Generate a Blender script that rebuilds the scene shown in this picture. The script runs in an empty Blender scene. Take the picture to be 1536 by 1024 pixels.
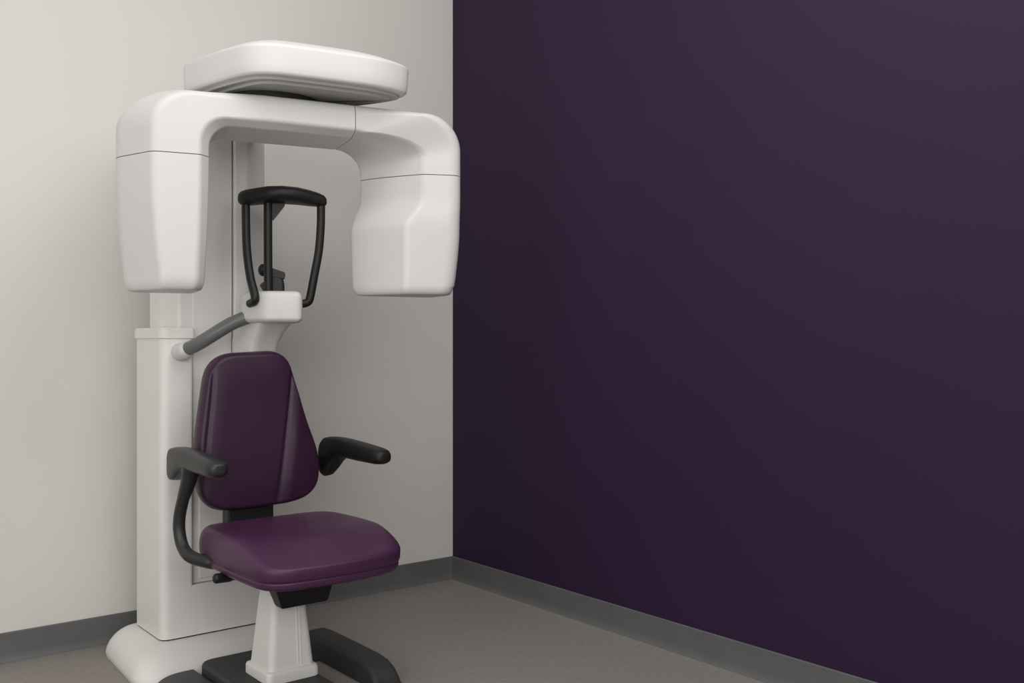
import bpy, bmesh, math
from mathutils import Vector, Matrix

C = bpy.context.scene.collection
PI = math.pi

# ------------------------------------------------------------------ materials
def lin(c):
    c = c / 255.0
    return c / 12.92 if c <= 0.04045 else ((c + 0.055) / 1.055) ** 2.4

def rgb(r, g, b):
    return (lin(r), lin(g), lin(b), 1.0)

def mat(name, col, rough=0.5, spec=0.5, noise=None, bump=None, coat=0.0, sheen=0.0, metal=0.0):
    """noise=(scale, amount) varies the base colour; bump=(scale, strength, distance)."""
    m = bpy.data.materials.new(name)
    m.use_nodes = True
    nt = m.node_tree
    b = nt.nodes['Principled BSDF']
    b.inputs['Base Color'].default_value = col
    b.inputs['Roughness'].default_value = rough
    b.inputs['Specular IOR Level'].default_value = spec
    b.inputs['Coat Weight'].default_value = coat
    b.inputs['Coat Roughness'].default_value = 0.25
    b.inputs['Metallic'].default_value = metal
    if sheen:
        b.inputs['Sheen Weight'].default_value = sheen
        b.inputs['Sheen Roughness'].default_value = 0.4
    tc = nt.nodes.new('ShaderNodeTexCoord')
    if noise:
        n = nt.nodes.new('ShaderNodeTexNoise')
        n.inputs['Scale'].default_value = noise[0]
        n.inputs['Detail'].default_value = 4
        nt.links.new(tc.outputs['Object'], n.inputs['Vector'])
        r = nt.nodes.new('ShaderNodeValToRGB')
        a = noise[1]
        r.color_ramp.elements[0].position = 0.3
        r.color_ramp.elements[1].position = 0.7
        r.color_ramp.elements[0].color = (col[0] * (1 - a), col[1] * (1 - a), col[2] * (1 - a), 1)
        r.color_ramp.elements[1].color = (col[0] * (1 + a), col[1] * (1 + a), col[2] * (1 + a), 1)
        nt.links.new(n.outputs['Fac'], r.inputs['Fac'])
        nt.links.new(r.outputs['Color'], b.inputs['Base Color'])
    if bump:
        n2 = nt.nodes.new('ShaderNodeTexNoise')
        n2.inputs['Scale'].default_value = bump[0]
        n2.inputs['Detail'].default_value = 3
        nt.links.new(tc.outputs['Object'], n2.inputs['Vector'])
        bp = nt.nodes.new('ShaderNodeBump')
        bp.inputs['Strength'].default_value = bump[1]
        bp.inputs['Distance'].default_value = bump[2]
        nt.links.new(n2.outputs['Fac'], bp.inputs['Height'])
        nt.links.new(bp.outputs['Normal'], b.inputs['Normal'])
    return m

M = {}
M['wall'] = mat('beige_wall_paint', (0.700, 0.676, 0.638, 1), 0.75, 0.25, noise=(1.5, 0.015), bump=(260, 0.05, 0.001))
M['purple'] = mat('purple_wall_paint', (0.0325, 0.0165, 0.0470, 1), 0.55, 0.14, noise=(1.2, 0.04), bump=(260, 0.05, 0.001))
M['floor'] = mat('vinyl_floor', (0.27, 0.245, 0.225, 1), 0.6, 0.3, noise=(55, 0.09), bump=(180, 0.05, 0.001))
M['base'] = mat('grey_vinyl_baseboard', (0.122, 0.124, 0.127, 1), 0.5, 0.4, noise=(9, 0.06))
M['white'] = mat('white_plastic', (0.615, 0.608, 0.597, 1), 0.38, 0.45, noise=(3, 0.008))
M['offwhite'] = mat('off_white_metal', (0.80, 0.785, 0.755, 1), 0.42, 0.4, noise=(3, 0.01))
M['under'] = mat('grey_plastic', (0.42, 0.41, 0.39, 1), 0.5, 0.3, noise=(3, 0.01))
M['dark'] = mat('dark_gap', (0.02, 0.02, 0.02, 1), 0.7, 0.2, noise=(5, 0.02))
M['black'] = mat('black_plastic', (0.009, 0.009, 0.010, 1), 0.46, 0.36, noise=(20, 0.1), bump=(400, 0.06, 0.001))
M['char'] = mat('charcoal_plastic', (0.022, 0.022, 0.0235, 1), 0.38, 0.45, noise=(15, 0.08), bump=(350, 0.06, 0.001))
M['grey'] = mat('grey_tube', (0.13, 0.13, 0.135, 1), 0.35, 0.5, noise=(8, 0.05))
M['vinyl'] = mat('purple_vinyl_shaded', (0.033, 0.0098, 0.0315, 1), 0.42, 0.36, noise=(6, 0.06), bump=(300, 0.05, 0.0008))  # backrest copy of the vinyl, shade put into a darker base colour
M['vinyl_lit'] = mat('purple_vinyl_lit', (0.058, 0.0165, 0.054, 1), 0.40, 0.42, noise=(6, 0.06), bump=(300, 0.05, 0.0008))  # same vinyl for the seat, its highlight painted in as a brighter base
M['rubber'] = mat('dark_rubber', (0.040, 0.040, 0.042, 1), 0.6, 0.35, noise=(30, 0.1), bump=(200, 0.08, 0.001))

# ------------------------------------------------------------------ helpers
def thing(name, label, cat, loc):
    o = bpy.data.objects.new(name, None)
    C.objects.link(o)
    o.location = loc
    o['label'] = label
    o['category'] = cat
    o.empty_display_size = 0.1
    return o

def world_offset(p):
    v = Vector((0, 0, 0))
    while p is not None:
        v += Vector(p.location)
        p = p.parent
    return v

def obj(name, bm, m, parent=None, angle=40, label=None, wn=True):
    """bm is in world coordinates; it is moved into the frame of its thing."""
    if parent is not None:
        bmesh.ops.translate(bm, vec=-world_offset(parent), verts=bm.verts)
    bmesh.ops.recalc_face_normals(bm, faces=bm.faces)
    me = bpy.data.meshes.new(name)
    bm.to_mesh(me)
    bm.free()
    me.materials.append(M[m] if isinstance(m, str) else m)
    for p in me.polygons:
        p.use_smooth = True
    me.set_sharp_from_angle(angle=math.radians(angle))
    o = bpy.data.objects.new(name, me)
    C.objects.link(o)
    o.parent = parent
    if label:
        o['label'] = label
    if wn:
        w = o.modifiers.new('weighted_normal', 'WEIGHTED_NORMAL')
        w.keep_sharp = True
    return o

def struct(name, bm, m, angle=40):
    o = obj(name, bm, m, None, angle, wn=False)
    o['kind'] = 'structure'
    return o

def rounded(pts, k=6):
    """pts: (x, y, r). Each corner becomes k points of a quadratic curve."""
    n = len(pts)
    out = []
    for i in range(n):
        p = Vector(pts[i][:2]); r = pts[i][2] if len(pts[i]) > 2 else 0.0
        a = Vector(pts[i - 1][:2]); b = Vector(pts[(i + 1) % n][:2])
        da = a - p; db = b - p
        ra = min(r, da.length * 0.48); rb = min(r, db.length * 0.48)
        A = p + (da.normalized() * ra if da.length > 1e-9 else da)
        B = p + (db.normalized() * rb if db.length > 1e-9 else db)
        for j in range(k):
            t = j / (k - 1)
            out.append(A * (1 - t) ** 2 + p * 2 * t * (1 - t) + B * t * t)
    return out

def loft(sections, cap=True):
    """sections: list of equal-length lists of 3D points (closed loops)."""
    bm = bmesh.new()
    rows = [[bm.verts.new(p) for p in s] for s in sections]
    n = len(rows[0])
    for a, b in zip(rows, rows[1:]):
        for i in range(n):
            j = (i + 1) % n
            try:
                bm.faces.new((a[i], a[j], b[j], b[i]))
            except ValueError:
                pass
    if cap:
        for row in (rows[0], rows[-1]):
            try:
                bm.faces.new(row)
            except ValueError:
                pass
    return bm

def inset_loop(loop, d):
    """offset a closed 2D loop inwards by d (loop may run either way round)."""
    n = len(loop)
    area = sum(loop[i].x * loop[(i + 1) % n].y - loop[(i + 1) % n].x * loop[i].y for i in range(n))
    s = 1 if area > 0 else -1
    out = []
    for i in range(n):
        j = 1
        while (loop[(i + j) % n] - loop[i - j]).length < 1e-6 and j < 6:
            j += 1
        t = (loop[(i + j) % n] - loop[i - j]).normalized()
        nrm = Vector((-t.y, t.x)) * s
        out.append(loop[i] + nrm * d)
    return out

def prism(pts, prof, k=6, f=None):
    """plan outline pts (x,y,r) lofted through prof = [(z, inset)]; f maps (x,y,z) to world."""
    loop = rounded(pts, k)
    f = f or (lambda x, y, z: Vector((x, y, z)))
    secs = []
    for z, ins in prof:
        l2 = inset_loop(loop, ins) if ins else loop
        secs.append([f(p.x, p.y, z) for p in l2])
    return loft(secs)

def rect(x0, x1, y0, y1, r):
    return [(x0, y0, r), (x1, y0, r), (x1, y1, r), (x0, y1, r)]

def edge_prof(z0, z1, b, n=4, bottom=True):
    p = []
    if bottom:
        for i in range(n + 1):
            a = PI / 2 * i / n
            p.append((z0 + b * (1 - math.sin(a)), b * (1 - math.cos(a))))
        p = [(z0 + b * (1 - math.cos(PI / 2 * i / n)), b * (1 - math.sin(PI / 2 * i / n))) for i in range(n + 1)]
    else:
        p.append((z0, 0))
    for i in range(n + 1):
        a = PI / 2 * i / n
        p.append((z1 - b * (1 - math.sin(a)), b * (1 - math.cos(a))))
    return p

def block(x0, x1, y0, y1, z0, z1, r=0.004, b=0.004, k=5, f=None, n=3):
    return prism(rect(x0, x1, y0, y1, r), edge_prof(z0, z1, b, n), k, f)

def join(*bms):
    out = bmesh.new()
    for b in bms:
        me = bpy.data.meshes.new('tmp')
        b.to_mesh(me); b.free()
        out.from_mesh(me)
        bpy.data.meshes.remove(me)
    return out

def catmull(pts, n=10):
    P = [Vector(p) for p in pts]
    P = [P[0] * 2 - P[1]] + P + [P[-1] * 2 - P[-2]]
    out = []
    for i in range(1, len(P) - 2):
        p0, p1, p2, p3 = P[i - 1:i + 3]
        for j in range(n):
            t = j / n
            out.append(0.5 * ((2 * p1) + (p2 - p0) * t + (2 * p0 - 5 * p1 + 4 * p2 - p3) * t * t
                              + (3 * p1 - p0 - 3 * p2 + p3) * t ** 3))
    out.append(P[-2])
    return out

def tube(pts, rad, seg=20, n=10, squash=1.0, round_ends=True):
    """pts may carry a 4th value: local radius factor."""
    path = catmull([p[:3] for p in pts], n)
    fac = [p[3] if len(p) > 3 else 1.0 for p in pts]
    N = len(path)
    secs = []
    up = Vector((0, 0, 1))
    t0 = (path[1] - path[0]).normalized()
    x = t0.cross(up)
    if x.length < 1e-3:
        x = t0.cross(Vector((0, 1, 0)))
    x.normalize()
    for i, p in enumerate(path):
        t = (path[min(i + 1, N - 1)] - path[max(i - 1, 0)]).normalized()
        x = (x - t * x.dot(t)).normalized()
        y = t.cross(x)
        q = i / (N - 1) * (len(fac) - 1)
        a = int(min(q, len(fac) - 2)); w = q - a
        r = rad * (fac[a] * (1 - w) + fac[a + 1] * w)
        ring = lambda c, rr: [c + x * (rr * math.cos(2 * PI * k / seg)) + y * (rr * squash * math.sin(2 * PI * k / seg)) for k in range(seg)]
        if i == 0 and round_ends:
            for a_ in (80, 50, 25):
                secs.append(ring(p - t * (r * math.sin(math.radians(a_)) * 0.6), r * math.cos(math.radians(a_))))
        secs.append(ring(p, r))
        if i == N - 1 and round_ends:
            for a_ in (25, 50, 80):
                secs.append(ring(p + t * (r * math.sin(math.radians(a_)) * 0.6), r * math.cos(math.radians(a_))))
    return loft(secs)

def ball(c, r, sc=(1, 1, 1)):
    bm = bmesh.new()
    bmesh.ops.create_uvsphere(bm, u_segments=28, v_segments=16, radius=r)
    for v in bm.verts:
        v.co = Vector((v.co.x * sc[0], v.co.y * sc[1], v.co.z * sc[2])) + Vector(c)
    return bm

def lerp(a, b, t):
    return a + (b - a) * t

def smooth(t):
    t = max(0.0, min(1.0, t))
    return t * t * (3 - 2 * t)

# ------------------------------------------------------------------ the room
# corner of the two walls is the origin; back wall runs along -X, purple wall along -Y
WH = 3.0
def quad(*p):
    bm = bmesh.new()
    bm.faces.new([bm.verts.new(q) for q in p])
    return bm

def solid_box(x0, x1, y0, y1, z0, z1):
    bm = bmesh.new()
    bmesh.ops.create_cube(bm, size=1)
    for v in bm.verts:
        v.co = Vector((lerp(x0, x1, v.co.x + .5), lerp(y0, y1, v.co.y + .5), lerp(z0, z1, v.co.z + .5)))
    return bm

struct('floor', solid_box(-4.6, 0.1, -5.2, 0.1, -0.1, 0.0), 'floor')
struct('wall_back', solid_box(-4.6, 0.0, 0.0, 0.1, 0.0, WH), 'wall')
struct('wall_right', solid_box(0.0, 0.1, -5.2, 0.1, 0.0, WH), 'purple')
BH = 0.106
def baseboard(a, b, inward):
    """coved vinyl skirting from a to b (plan), profile on the inward side, mitred at b."""
    prof = [(0, 0.0), (0, BH), (0.003, BH), (0.0055, BH - 0.003), (0.006, 0.03), (0.009, 0.014), (0.015, 0.005), (0.021, 0.0)]
    a = Vector(a); b = Vector(b); inw = Vector(inward); d = (b - a).normalized()
    secs = []
    for end in (0, 1):
        s = []
        for t, z in prof:
            p = (a if end == 0 else b - d * t) + inw * t
            s.append(Vector((p.x, p.y, z)))
        secs.append(s)
    return loft(secs)
struct('baseboard_back', baseboard((-4.6, 0), (0, 0), (0, -1)), 'base', 30)
struct('baseboard_right', baseboard((0, -5.2), (0, 0), (-1, 0)), 'base', 30)

# ------------------------------------------------------------------ the x-ray machine
mach = thing('panoramic_x_ray_machine',
             'white dental panoramic x-ray machine with tall column and overhead rotating arm behind the purple chair',
             'x-ray machine', (-1.35, -0.35, 0))

# --- base: flared foot
b_out = [(-1.695, -0.62, 0.11), (-1.093, -0.580, 0.06), (-1.093, -0.085, 0.06), (-1.665, -0.085, 0.10)]
b_in = [(-1.572, -0.441, 0.05), (-1.122, -0.441, 0.03), (-1.122, -0.130, 0.03), (-1.572, -0.130, 0.04)]
secs = []
lo_, li_ = rounded(b_out, 12), rounded(b_in, 12)
secs.append([Vector((p.x, p.y, 0.0)) for p in inset_loop(lo_, 0.003)])
for i in range(0, 13):
    a = i / 12 * PI / 2
    w = 1 - math.cos(a)
    secs.append([Vector((lerp(p.x, q.x, w), lerp(p.y, q.y, w), 0.012 + 0.080 * math.sin(a) ** 1.15)) for p, q in zip(lo_, li_)])
obj('base', loft(secs), 'offwhite', mach, 60)

# --- lower column: L-shaped sleeve (tall at the left, low across the front)
def column_loop(x0, x1, y0, y1, r):
    return [(x0, y0, r), (x1, y0, 0.012), (x1, y1, 0.02), (x0, y1, 0.02)]
lc = join(prism(column_loop(-1.500, -1.128, -0.4248, -0.146, 0.004), [(0.0965, 0.0), (0.270, 0.0), (0.275, 0.004)], 8),
          prism(column_loop(-1.556, -1.442, -0.425, -0.145, 0.035), [(0.0965, 0.0), (1.162, 0.0)], 8))
lcol = obj('lower_column', lc, 'offwhite', mach)
obj('column_collar', prism([(-1.562, -0.431, 0.037), (-1.438, -0.431, 0.012), (-1.438, -0.140, 0.02), (-1.562, -0.140, 0.02)],
                           [(1.160, 0.003), (1.162, 0.0), (1.192, 0.0), (1.199, 0.006), (1.199, 0.03)], 8), 'offwhite', lcol)
# shadow gap where the column meets the base
obj('column_seam', prism(column_loop(-1.553, -1.131, -0.422, -0.150, 0.033), [(0.089, 0), (0.0975, 0)], 8), 'dark', lcol)

# --- mast: telescoping upper column
mast_pts = [(-1.509, -0.155, 0.01), (-1.509, -0.265, 0.012), (-1.494, -0.335, 0.012), (-1.488, -0.402, 0.012),
            (-1.290, -0.402, 0.003), (-1.290, -0.155, 0.005)]
mast = obj('mast', prism(mast_pts, [(1.160, 0), (1.93, 0), (1.94, 0.01)], 5), 'offwhite', mach, 30)
obj('mast_panel', prism(rect(-1.436, -1.2895, -0.4045, -0.30, 0.003), [(0.2775, 0.001), (0.279, 0), (1.925, 0)], 4), 'offwhite', mast, 30)
obj('panel_gap', prism([(-1.443, -0.395, 0.001), (-1.130, -0.395, 0.001), (-1.130, -0.28, 0.001), (-1.443, -0.28, 0.001)],
                       [(0.268, 0), (1.165, 0)], 3), 'dark', mast)
rail_pts = [(-1.284, -0.415, 0.008), (-1.235, -0.418, 0.010), (-1.145, -0.375, 0.010), (-1.145, -0.175, 0.01), (-1.284, -0.175, 0.004)]
obj('mast_rail', prism(rail_pts, [(0.2775, 0.001), (0.279, 0), (1.93, 0), (1.94, 0.01)], 6), 'offwhite', mach, 30)
# flat cover plate low on the column front
obj('cover_plate', prism(rect(-1.4145, -1.150, -0.4105, -0.38, 0.004), [(0.292, 0.002), (0.294, 0), (0.86, 0), (0.862, 0.002)], 4), 'offwhite', mast, 30)

# --- rotating gantry. local frame: u along the arm, v away from the room, about the rotation axis
AX = Vector((-1.35, -0.85)); GA = math.radians(-13.9)
gu = Vector((math.cos(GA), math.sin(GA))); gv = Vector((-math.sin(GA), math.cos(GA)))
def G(u, v, z):
    p = AX + gu * u + gv * v
    return Vector((p.x, p.y, z))

ZS = 1.725          # seam between arm and the two housings
def arc(cx, cz, r, a0, a1, n):
    return [(cx + r * math.cos(lerp(a0, a1, i / n)), cz + r * math.sin(lerp(a0, a1, i / n))) for i in range(n + 1)]

# keyed profile: for each corner (fraction across from inner to outer edge, v, radius)
K_left = [(0.0, -0.105, .008), (0.11, -0.14, .010), (0.63, -0.14, .022), (1.0, 0.03, .035), (0.92, 0.14, .04), (0.0, 0.14, .02)]
K_bar  = [(0.0, -0.095, .008), (0.20, -0.135, .010), (0.95, -0.132, .03), (1.0, -0.085, .04), (1.0, 0.14, .03), (0.0, 0.14, .02)]
K_barR = [(0.0, -0.070, .012), (0.14, -0.130, .012), (0.93, -0.131, .04), (1.0, -0.07, .05), (1.0, 0.14, .03), (0.0, 0.14, .02)]
K_right= [(0.16, 0.04, .10), (0.535, -0.098, .016), (0.95, -0.128, .05), (1.0, -0.04, .05), (0.98, 0.14, .04), (0.0, 0.14, .03)]

def kmix(A, B, t):
    return [tuple(lerp(a, b, t) for a, b in zip(p, q)) for p, q in zip(A, B)]

def section(I, O, K, k=7):
    L = math.hypot(O[0] - I[0], O[1] - I[1])
    pts = rounded([(f * L, v, r) for f, v, r in K], k)
    out = []
    for p in pts:
        f = p.x / L
        out.append(G(lerp(I[0], O[0], f), p.y, lerp(I[1], O[1], f)))
    return out

UI0, UO0 = -0.203, -0.470
UI1, UO1 = 0.340, 0.655
ZI, ZO = 1.828, 1.937
riL, roL, riR, roR = 0.075, 0.105, 0.085, 0.125
left_secs = []
n = 14
left_secs.append(section((UI0, ZS + 0.001), (UO0, ZS + 0.001), K_left))
left_secs.append(section((UI0, ZI - riL), (UO0, ZO + 0.006 - 0.130), K_left))
ai = arc(UI0 + riL, ZI - riL, riL, PI, PI / 2, n); ao = [(UO0 + 0.20 * (1 - math.cos(PI / 2 * i / n)), ZO + 0.006 - 0.130 + 0.130 * math.sin(PI / 2 * i / n)) for i in range(n + 1)]
for i in range(1, n + 1):
    # the outer edge keeps travelling along the bar while the inner edge turns
    O = ao[i]
    left_secs.append(section(ai[i], O, kmix(K_left, K_bar, smooth(i / n) * 0.55)))
for i in range(1, 9):
    t = i / 8
    I = (lerp(UI0 + riL, 0.00, t), ZI); O = (lerp(UO0 + 0.20, 0.00, t), lerp(ZO + 0.006, ZO, t))
    left_secs.append(section(I, O, kmix(K_left, K_bar, 0.55 + 0.45 * smooth(t))))
US = 0.258          # seam in the crossbar
for i in range(1, 6):
    t = i / 5
    u = lerp(0.0, US - 0.0012, t)
    left_secs.append(section((u, ZI), (u, ZO), kmix(K_bar, K_barR, smooth(t) * .5)))
arm = obj('gantry_arm', loft(left_secs), 'white', mach, 50)

right_secs = []
u0 = US + 0.0012
for i in range(0, 4):
    t = i / 3
    right_secs.append(section((lerp(u0, UI1 - riR, t) if UI1 - riR > u0 else lerp(u0, u0 + 0.001, t), ZI),
                              (lerp(u0, UO1 - roR - 0.10, t), ZO), kmix(K_bar, K_barR, .5 + .5 * smooth(t))))
ubeg = max(UI1 - riR, u0 + 0.001)
ai = arc(UI1 - riR, ZI - riR, riR, PI / 2, 0, n); ao = arc(UO1 - roR, ZO - roR, roR, PI / 2, 0, n)
ustart = right_secs[-1]
for i in range(0, n + 1):
    I = ai[i]
    if I[0] < ubeg: I = (ubeg + 0.0003 * i, I[1])
    right_secs.append(section(I, ao[i], kmix(K_barR, K_right, smooth(i / n))))
right_secs.append(section((UI1, ZS + 0.001), (UO1, ZS + 0.001), K_right))
obj('arm_cover', loft(right_secs), 'white', arm, 50)

# left housing (sensor side): tapers and rounds off at the bottom
def leg_section(pts, z, k=7):
    return [G(p.x, p.y, z) for p in rounded(pts, k)]
def plan_from(K, ui, uo):
    return [(lerp(ui, uo, f), v, r) for f, v, r in K]
def pmix(A, B, t):
    return [tuple(lerp(a, b, t) for a, b in zip(p, q)) for p, q in zip(A, B)]
L_top = plan_from(K_left, UI0, UO0)
L_bot = [(-0.214, -0.10, .012), (-0.240, -0.138, .014), (-0.347, -0.138, .020), (-0.448, 0.03, .035), (-0.428, 0.125, .04), (-0.214, 0.125, .02)]
def shrink(P, s):
    cx = sum(p[0] for p in P) / len(P); cy = sum(p[1] for p in P) / len(P)
    return [(cx + (p[0] - cx) * s[0], cy + (p[1] - cy) * s[1], p[2]) for p in P]
secs = []
ZB = 1.308
for i in range(0, 15):
    t = i / 14
    z = lerp(ZS - 0.0015, ZB + 0.045, t)
    w = max(0.0, t - 0.12) / 0.88
    secs.append(leg_section(pmix(L_top, L_bot, w ** 1.8), z))
for i in range(1, 7):
    a = i / 6 * PI / 2
    secs.append(leg_section(shrink(L_bot, (1 - 0.16 * (1 - math.cos(a)), 1 - 0.16 * (1 - math.cos(a)))), ZB + 0.045 - 0.045 * math.sin(a)))
obj('sensor_housing', loft(secs), 'white', arm, 50)

# right housing (tube side): waisted on its inner face, with a lower bulge towards the patient
R_top = plan_from(K_right, UI1, UO1)
R_mid = [(0.340, 0.03, .08), (0.442, -0.108, .016), (0.635, -0.128, .05), (0.655, -0.04, .05), (0.645, 0.14, .04), (0.293, 0.115, .04)]
R_bot = [(0.345, 0.02, .08), (0.440, -0.108, .016), (0.610, -0.128, .05), (0.630, -0.04, .05), (0.620, 0.13, .04), (0.300, 0.110, .04)]
secs = []
for i in range(0, 25):
    t = i / 24
    z = lerp(ZS - 0.0015, ZB + 0.035, t)
    w = smooth((1.655 - z) / (1.655 - 1.535))
    w2 = max(0, (1.535 - z) / (1.535 - ZB)) ** 1.5
    secs.append(leg_section(pmix(pmix(R_top, R_mid, w), R_bot, w2), z, 9))
for i in range(1, 7):
    a = i / 6 * PI / 2
    s = 0.12 * (1 - math.cos(a))
    secs.append(leg_section(shrink(R_bot, (1 - s, 1 - s * 1.2)), ZB + 0.035 - 0.032 * math.sin(a), 9))
obj('tube_housing', loft(secs), 'white', arm, 50)

# --- top cover: rounded slab over the arm, reaching back to the mast
top_pts = [(-0.258, 0.10, .02), (-0.180, -0.100, .10), (-0.085, -0.258, .10), (0.12, -0.256, .05), (0.33, -0.245, .10), (0.458, -0.165, .08), (0.37, -0.02, .12), (0.12, 0.24, .15), (-0.24, 0.24, .03)]
tp = [(1.968, 0.020), (1.971, 0.011), (1.978, 0.005), (2.000, 0.002), (2.052, 0.0), (2.058, 0.002), (2.063, 0.008), (2.069, 0.020), (2.078, 0.042), (2.087, 0.072), (2.095, 0.110), (2.101, 0.155), (2.104, 0.21)]
tl = rounded(top_pts, 12)
tc_ = sum(tl, Vector((0, 0))) / len(tl)
top = obj('top_cover', loft([[G(*(tc_ + (p - tc_) * (1 - ins / 0.29)), z) for p in tl] for z, ins in tp]), 'white', mach, 50)
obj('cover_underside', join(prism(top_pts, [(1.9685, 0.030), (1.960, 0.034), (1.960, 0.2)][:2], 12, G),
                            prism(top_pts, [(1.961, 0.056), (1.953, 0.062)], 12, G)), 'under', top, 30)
def G2(x, y, z): return Vector((x, y, z))
hub = [G(0.02 + 0.15 * math.cos(2 * PI * i / 40), 0.02 + 0.13 * math.sin(2 * PI * i / 40), 0) for i in range(40)]
obj('hub', loft([[Vector((p.x, p.y, z)) for p in hub] for z in (1.936, 1.955)]), 'dark', top)
obj('mast_bracket', block(-1.43, -1.18, -0.66, -0.20, 1.935, 2.030, .02, .01), 'white', top)

# --- patient support head in front of the mast: white box, neck, black rests
HA = math.radians(-26); HC = Vector((-1.245, -0.69))
hu = Vector((math.cos(HA), math.sin(HA))); hv = Vector((-math.sin(HA), math.cos(HA)))
def H(u, v, z):
    p = HC + hu * u + hv * v
    return Vector((p.x, p.y, z))
box_pts = [(-0.040, -0.085, .030), (0.086, -0.085, .026), (0.090, 0.06, .03), (-0.02, 0.13, .03), (-0.132, 0.10, .035), (-0.126, 0.02, .035)]
hb = obj('chin_rest_housing', prism(box_pts, [(1.214, 0.030), (1.216, 0.016), (1.222, 0.006), (1.232, 0.0), (1.300, 0.0), (1.312, 0.003), (1.320, 0.010), (1.324, 0.022)], 8, H), 'white', mach, 50)
# neck: flares out below the box and runs back to the mast
secs = []
for z, x0, x1, y0, y1 in ((1.222, -1.312, -1.178, -0.715, -0.48), (1.205, -1.308, -1.186, -0.685, -0.46), (1.18, -1.302, -1.190, -0.650, -0.44),
                      (1.15, -1.298, -1.190, -0.612, -0.42), (1.10, -1.296, -1.188, -0.580, -0.416), (0.96, -1.296, -1.188, -0.570, -0.414)):
    secs.append([Vector((p.x, p.y, z)) for p in rounded([(x0, y0, .03), (x1, y0, .03), (x1, y1, .01), (x0, y1, .01)], 6)])
obj('neck', loft(secs), 'offwhite', hb, 50)

# head support: black padded plate carried by two bowed rods and a centre rod
secs = []
PZ = 1.652
for e, vh, zh, vo, zo in ((-0.132, .004, .004, .0, -.008), (-0.130, .014, .012, .0, -.008), (-0.122, .024, .019, .0, -.007), (-0.105, .034, .023, 0, -.005), (-0.07, .050, .024, 0, .000),
                  (-0.03, .068, .024, -.004, .006), (0.02, .080, .024, -.006, .008), (0.07, .068, .024, -.004, .006),
                  (0.11, .050, .023, 0, .001), (0.145, .034, .020, 0, -.005), (0.162, .024, .016, 0, -.008), (0.170, .014, .010, 0, -.010), (0.172, .004, .004, 0, -.011)):
    secs.append([H(e, vo + vh * math.copysign(abs(math.cos(2 * PI * k / 32)) ** .8, math.cos(2 * PI * k / 32)),
                   PZ + zo + 0.003 + zh * 1.18 * math.copysign(abs(math.sin(2 * PI * k / 32)) ** .7, math.sin(2 * PI * k / 32))) for k in range(32)])
hs = obj('head_support', loft(secs), 'black', mach, 50)
def hpath(pts): return [tuple(H(*p)) for p in pts]
obj('support_rod', tube(hpath([(-0.105, 0, 1.645), (-0.104, -.01, 1.56), (-0.100, -.02, 1.46), (-0.088, -.04, 1.37), (-0.074, -0.06, 1.315), (-0.073, -0.06, 1.290), (-0.090, -0.02, 1.281)]), 0.0145), 'black', hs)
obj('support_rod', tube(hpath([(0.152, 0, 1.645), (0.151, 0, 1.56), (0.144, 0, 1.47), (0.128, 0, 1.38), (0.115, 0, 1.31), (0.106, 0, 1.289), (0.080, 0.0, 1.281)]), 0.0145), 'black', hs)
obj('centre_rod', join(tube(hpath([(-0.030, -0.005, 1.645), (-0.030, -0.005, 1.50), (-0.029, -0.005, 1.315)]), 0.0150),
    loft([[H(u, v, z) for u, z in ((-0.030, 1.645), (0.030, 1.645), (0.026, 1.625), (-0.012, 1.575), (-0.030, 1.575))] for v in (-0.008, 0.012)])), 'black', hs)
# chin rest block, side screw and bite stop
cr = obj('chin_rest', join(
    loft([[H(u, v, z) for u, v in ((p.x, p.y) for p in rounded(rect(-0.026 , w_, 0.004, 0.075, .012), 5))] for z, w_ in ((1.318, .026), (1.35, .026), (1.375, .021), (1.385, .012))]),
    loft([[H(p.x, v, p.y) for p in rounded([(-0.03, 1.382, .004), (0.026, 1.370, .008), (0.030, 1.392, .008), (-0.03, 1.412, .004)], 5)] for v in (0.0, 0.07)])), 'black', mach, 40)
obj('adjustment_knob', ball(H(-0.048, 0.035, 1.402), 0.019, (0.9, 0.9, 1.15)), 'black', cr)
obj('rest_wedge', loft([[H(u, v, z) for u, z in ((-0.028, 1.372), (-0.055, 1.352), (-0.058, 1.345), (-0.040, 1.316), (-0.028, 1.316))] for v in (0.01, 0.06)]), 'black', cr)

# grey grab handle from the column to the box
gh = obj('grab_handle', tube([(-1.487, -0.455, 1.118), (-1.462, -0.525, 1.142), (-1.425, -0.575, 1.176), (-1.375, -0.605, 1.212), (-1.33, -0.62, 1.233), (-1.300, -0.625, 1.246)], 0.0242, 24), 'grey', mach)
obj('handle_mount', tube([(-1.493, -0.424, 1.114), (-1.489, -0.445, 1.115), (-1.483, -0.470, 1.121)], 0.031, 24), 'white', gh)

# ------------------------------------------------------------------ the chair
chair = thing('treatment_chair',
              'purple vinyl patient chair with black armrests on a white tapered pedestal',
              'chair', (-1.30, -0.95, 0))

def cushion(loop, rings, f):
    """loop: closed 2D outline; rings: list of (scale toward the centre, height); f(x, y, h) -> world"""
    n = len(loop)
    c = sum(loop, Vector((0, 0))) / n
    secs = []
    for s, h in rings:
        secs.append([f(c.x + (p.x - c.x) * s, c.y + (p.y - c.y) * s, h, s) for p in loop])
    bm = loft(secs, cap=False)
    bm.verts.ensure_lookup_table()
    ends = [(r, [bm.verts[r * n + i] for i in range(n)]) for r in (0, len(secs) - 1)]
    for r, vs in ends:
        m = bm.verts.new(f(c.x, c.y, rings[r][1], 0.0))
        for i in range(n):
            bm.faces.new((vs[i], vs[(i + 1) % n], m))
    return bm

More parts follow.
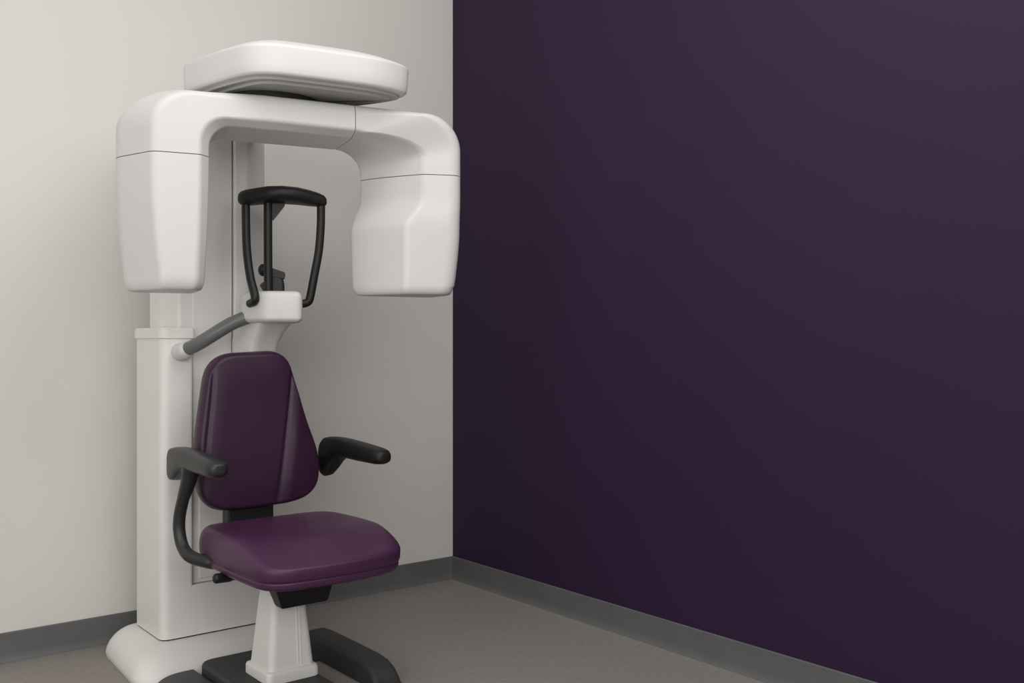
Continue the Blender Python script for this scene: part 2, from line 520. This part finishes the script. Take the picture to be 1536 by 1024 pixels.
# seat: plan outline, gently domed, with a rolled front edge
seat_loop = rounded([(-1.548, -0.700, .09), (-1.060, -0.700, .10), (-1.035, -1.00, .25), (-1.068, -1.275, .12), (-1.30, -1.315, .30), (-1.555, -1.285, .09), (-1.568, -1.00, .25)], 10)
def seat_f(x, y, h, s):
    front = smooth((-y - 1.05) / 0.26)
    side = smooth((abs(x + 1.30) - 0.15) / 0.12)
    back = smooth((y + 0.86) / 0.18)
    dz = 0.0
    if h > 0.06:
        dz = -0.050 * front * (h - .06) / .06 + 0.004 * side * (1 - front)
    return Vector((x, y, 0.432 + h + dz))
rings = [(0.90, 0.0), (0.94, 0.0), (0.965, 0.003), (0.978, 0.010), (0.982, 0.018), (0.982, 0.022), (0.974, 0.0245), (0.984, 0.027), (0.996, 0.034), (1.0, 0.048), (1.0, 0.062), (0.995, 0.075), (0.985, 0.088),
         (0.968, 0.099), (0.945, 0.108), (0.915, 0.114), (0.87, 0.118), (0.81, 0.120), (0.74, 0.120), (0.64, 0.119), (0.52, 0.118), (0.4, 0.117), (0.28, 0.116), (0.15, 0.116)]
seat = obj('seat', cushion(seat_loop, rings, seat_f), 'vinyl_lit', chair, 60, wn=False)
obj('seat_pan', prism(rect(-1.50, -1.09, -1.20, -0.76, .06), [(0.415, 0.012), (0.420, 0), (0.436, 0)], 6), 'black', chair)

# backrest: tapered outline, centre panel between two stitched side bolsters
back_px = [(-1.482, 1.108, .09), (-1.200, 1.120, .075), (-1.150, 0.90, .20), (-1.085, 0.735, .10), (-1.105, 0.60, .10), (-1.30, 0.577, .25), (-1.515, 0.584, .08), (-1.548, 0.74, .25)]
back_loop = rounded(back_px, 12)
def seam_left(z):   # x of the stitched seam at height z
    return -1.515 + 0.045 * smooth((z - 0.66) / 0.45) - 0.003
def seam_right(z):
    return -1.268 + 0.085 * ((z - 0.58) / 0.5)
def back_f(x, z, h, s):
    d = h
    if h > 0.05:
        fade = min(1.0, (1 - s) / 0.08)
        sl = x - seam_left(z); sr = x - seam_right(z)
        g = math.exp(-(sl / 0.006) ** 2) + math.exp(-(sr / 0.006) ** 2)
        d -= 0.006 * g * fade
        if sr > 0:
            w = smooth(sr / 0.045) * smooth((1.10 - z) / 0.14)
            d += 0.011 * w * (1 - max(0.0, min(1.0, (sr - 0.012) / 0.16)) ** 1.2 * 1.5)
        if sl < 0:
            d -= 0.10 * (-sl)
        cx = (x + 1.35) / 0.12
        d += 0.004 * math.exp(-((z - 0.72) / 0.15) ** 2)
    tilt = 0.085 * max(0.0, (z - 0.60)) ** 1.1
    return Vector((x, -0.655 + tilt - d, z))
rings = [(0.80, 0.0), (0.90, 0.0), (0.95, 0.004), (0.975, 0.012), (0.99, 0.024), (0.997, 0.036), (1.0, 0.046), (0.998, 0.054), (0.99, 0.064), (0.975, 0.072), (0.955, 0.077)]
for i in range(1, 40):
    rings.append((0.955 * (1 - i / 40.5), 0.077 + 0.008 * math.sin(min(1, i / 14) * PI / 2)))
dense = []
for a, b in zip(back_loop, back_loop[1:] + back_loop[:1]):
    L = (b - a).length
    if L < 1e-6: continue
    kk = max(1, int(L / 0.006))
    for j in range(kk): dense.append(a + (b - a) * (j / kk))
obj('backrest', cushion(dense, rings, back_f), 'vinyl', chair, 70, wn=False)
obj('back_bracket', join(block(-1.430, -1.265, -0.710, -0.655, 0.50, 0.62, .008, .006), block(-1.40, -1.25, -0.690, -0.60, 0.405, 0.51, .008, .006),
                         block(-1.40, -1.07, -0.655, -0.615, 0.665, 0.735, .008, .006)), 'black', chair)

# armrests: lofted along Y; deep gusset at the back, slim rounded tip at the front
def armrest(xc, low, f=1.0):
    secs = []
    st = ((-0.628, 0.712 - low, 0.770, .020), (-0.633, 0.697 - low, 0.786, .028), (-0.652, 0.692 - low, 0.798, .033), (-0.68, 0.694 - low * .85, 0.803, .036), (-0.71, 0.703 - low * .5, 0.806, .038), (-0.74, 0.719 - low * .2, 0.807, .040),
          (-0.78, 0.737, 0.807, .041), (-0.83, 0.738, 0.805, .041), (-0.90, 0.736, 0.801, .041), (-0.97, 0.736, 0.796, .041), (-1.02, 0.736, 0.792, .040), (-1.045, 0.738, 0.788, .036), (-1.060, 0.743, 0.782, .028), (-1.067, 0.752, 0.773, .014))
    for y, z0, z1, hw in st:
        y = -0.628 + (y + 0.628) * f; hw *= 0.88
        hz = (z1 - z0) / 2; zc = (z1 + z0) / 2
        ex = lerp(.42, .75, smooth((-y - 0.64) / 0.10)) if low == 0 else .75
        secs.append([Vector((xc + hw * math.copysign(abs(math.cos(2 * PI * k / 32)) ** ex, math.cos(2 * PI * k / 32)), y,
                             zc + hz * math.copysign(abs(math.sin(2 * PI * k / 32)) ** ex, math.sin(2 * PI * k / 32)))) for k in range(32)])
    return loft(secs)
ar = obj('armrest', armrest(-1.586, 0.0, 0.91), 'char', chair, 50)
obj('arm_support', tube([(-1.590, -0.800, 0.752, 1.5), (-1.590, -0.775, 0.70, 1.25), (-1.592, -0.735, 0.64, 1.0), (-1.594, -0.708, 0.58, 1.0), (-1.594, -0.706, 0.53, 1.0), (-1.590, -0.728, 0.482, 1.0), (-1.580, -0.775, 0.457, 1.05), (-1.545, -0.845, 0.447, 1.05), (-1.49, -0.88, 0.437, .8)], 0.0195), 'char', ar)
ar2 = obj('armrest', armrest(-1.032, 0.036), 'black', chair, 50)

# under the seat: mechanism housing, lever and the white pedestal
secs = []
for z, x0, x1, y0 in ((0.420, -1.425, -1.215, -1.050), (0.385, -1.420, -1.216, -1.050), (0.358, -1.409, -1.220, -1.047), (0.318, -1.392, -1.228, -1.038), (0.312, -1.388, -1.232, -1.034)):
    secs.append([Vector((p.x, p.y, z)) for p in rounded([(x0, y0, .006), (x1, y0, .006), (x1, -0.982, .006), (x0, -0.982, .006)], 4)])
obj('seat_mechanism', loft(secs), 'black', chair, 30)
obj('lever', join(tube([(-1.40, -0.945, 0.408), (-1.48, -0.95, 0.416), (-1.545, -0.955, 0.420)], 0.0125, 14), tube([(-1.525, -0.953, 0.419), (-1.572, -0.957, 0.421)], 0.0155, 14)), 'black', chair)

PC = (-1.335, -0.918)
def ped(prof, taper_r):
    secs = []
    for z, hx, hy in prof:
        secs.append([Vector((p.x, p.y, z)) for p in rounded(rect(PC[0] - hx, PC[0] + hx, PC[1] - hy, PC[1] + hy, taper_r), 6)])
    return loft(secs)
pd = obj('pedestal', ped([(0.10, .079, .080), (0.325, .058, .060), (0.335, .056, .058), (0.342, .060, .062), (0.390, .066, .066), (0.414, .066, .066)], .022), 'offwhite', chair, 40)
obj('pedestal_foot', ped([(0.0685, .088, .090), (0.071, .090, .092), (0.096, .090, .092), (0.103, .087, .089), (0.107, .078, .080)], .020), 'offwhite', pd, 40)
# two raised ribs on the pedestal front
def rib(dx):
    return loft([[Vector((PC[0] + dx + a, PC[1] - hy - b, z)) for a, b in ((-.0025, -.004), (-.002, .002), (.002, .002), (.0025, -.004))] for z, hy in ((0.112, .0785), (0.322, .0602))])
obj('pedestal_rib', join(rib(0.020), rib(0.030)), 'offwhite', pd, 20)

# floor base of the chair: raised pad, low plate at the left, thick bar at the right
obj('foot_pad', prism([(-1.505, -1.35, .04), (-1.238, -1.35, .03), (-1.238, -0.625, .04), (-1.505, -0.625, .06)], edge_prof(0.0, 0.069, 0.012, 4), 8), 'rubber', chair, 40)
obj('floor_plate', prism([(-1.690, -1.35, .04), (-1.515, -1.35, .03), (-1.515, -0.625, .012), (-1.615, -0.63, .06), (-1.690, -0.72, .06)], edge_prof(0.0, 0.046, 0.008, 4), 8), 'char', chair, 40)
secs = []
for y, zt in ((-0.520, .030), (-0.524, .050), (-0.54, .066), (-0.565, .074), (-0.62, .078), (-0.80, .078), (-0.96, .076), (-1.01, .070), (-1.045, .056), (-1.068, .034), (-1.078, .012)):
    secs.append([Vector((p.x, y, max(0.001, p.y))) for p in rounded([(-1.085, 0.001, .002), (-0.975, 0.001, .002), (-0.985, zt, .018), (-1.078, zt, .018)], 6)])
obj('floor_bar', loft(secs), 'rubber', chair, 50)
obj('cross_plate', block(-1.250, -1.072, -0.70, -0.62, 0.0, 0.022, .004, .004), 'rubber', chair)

# ------------------------------------------------------------------ camera
cam_d = bpy.data.cameras.new('camera')
cam = bpy.data.objects.new('camera', cam_d)
C.objects.link(cam)
CAM = Vector((-2.727, -3.838, 1.15))
fwd = Vector((0.628, 0.778, 0)).normalized()
cam.location = CAM
cam.rotation_euler = fwd.to_track_quat('-Z', 'Y').to_euler()
cam_d.sensor_width = 36
cam_d.lens = 36 * 1447 / 1536
cam_d.clip_start = 0.05
bpy.context.scene.camera = cam

# ------------------------------------------------------------------ light
def area(name, loc, target, size, energy, col, sy=None):
    d = bpy.data.lights.new(name, 'AREA')
    d.shape = 'RECTANGLE'; d.size = size; d.size_y = sy or size
    d.energy = energy; d.color = col
    o = bpy.data.objects.new(name, d)
    C.objects.link(o)
    o.location = loc
    o.rotation_euler = (Vector(target) - Vector(loc)).to_track_quat('-Z', 'Y').to_euler()
    return o
area('ceiling_light', (-2.05, -1.75, 2.97), (-1.9, -1.3, 0.0), 1.3, 13, (1.0, 0.985, 0.97))
area('ceiling_light', (-0.95, -2.5, 2.97), (-0.95, -0.7, 0.7), 1.3, 19, (1.0, 0.98, 0.955))
area('offscreen_light', (-3.7, -2.4, 1.5), (-1.2, -0.8, 0.9), 2.4, 25, (1.0, 0.995, 0.985), 2.0)  # light as from a large window out of view at the left
area('offscreen_light', (-2.6, -4.5, 2.1), (-1.3, -0.5, 1.0), 2.4, 34, (1.0, 0.98, 0.95), 1.4)  # unseen fill behind the camera, added to even out the walls
w = bpy.data.worlds.new('world')
bpy.context.scene.world = w
w.use_nodes = True
w.node_tree.nodes['Background'].inputs['Color'].default_value = (1.0, 0.975, 0.94, 1)
w.node_tree.nodes['Background'].inputs['Strength'].default_value = 0.40

vs = bpy.context.scene.view_settings
vs.view_transform = 'Standard'
vs.look = 'None'
vs.exposure = 0
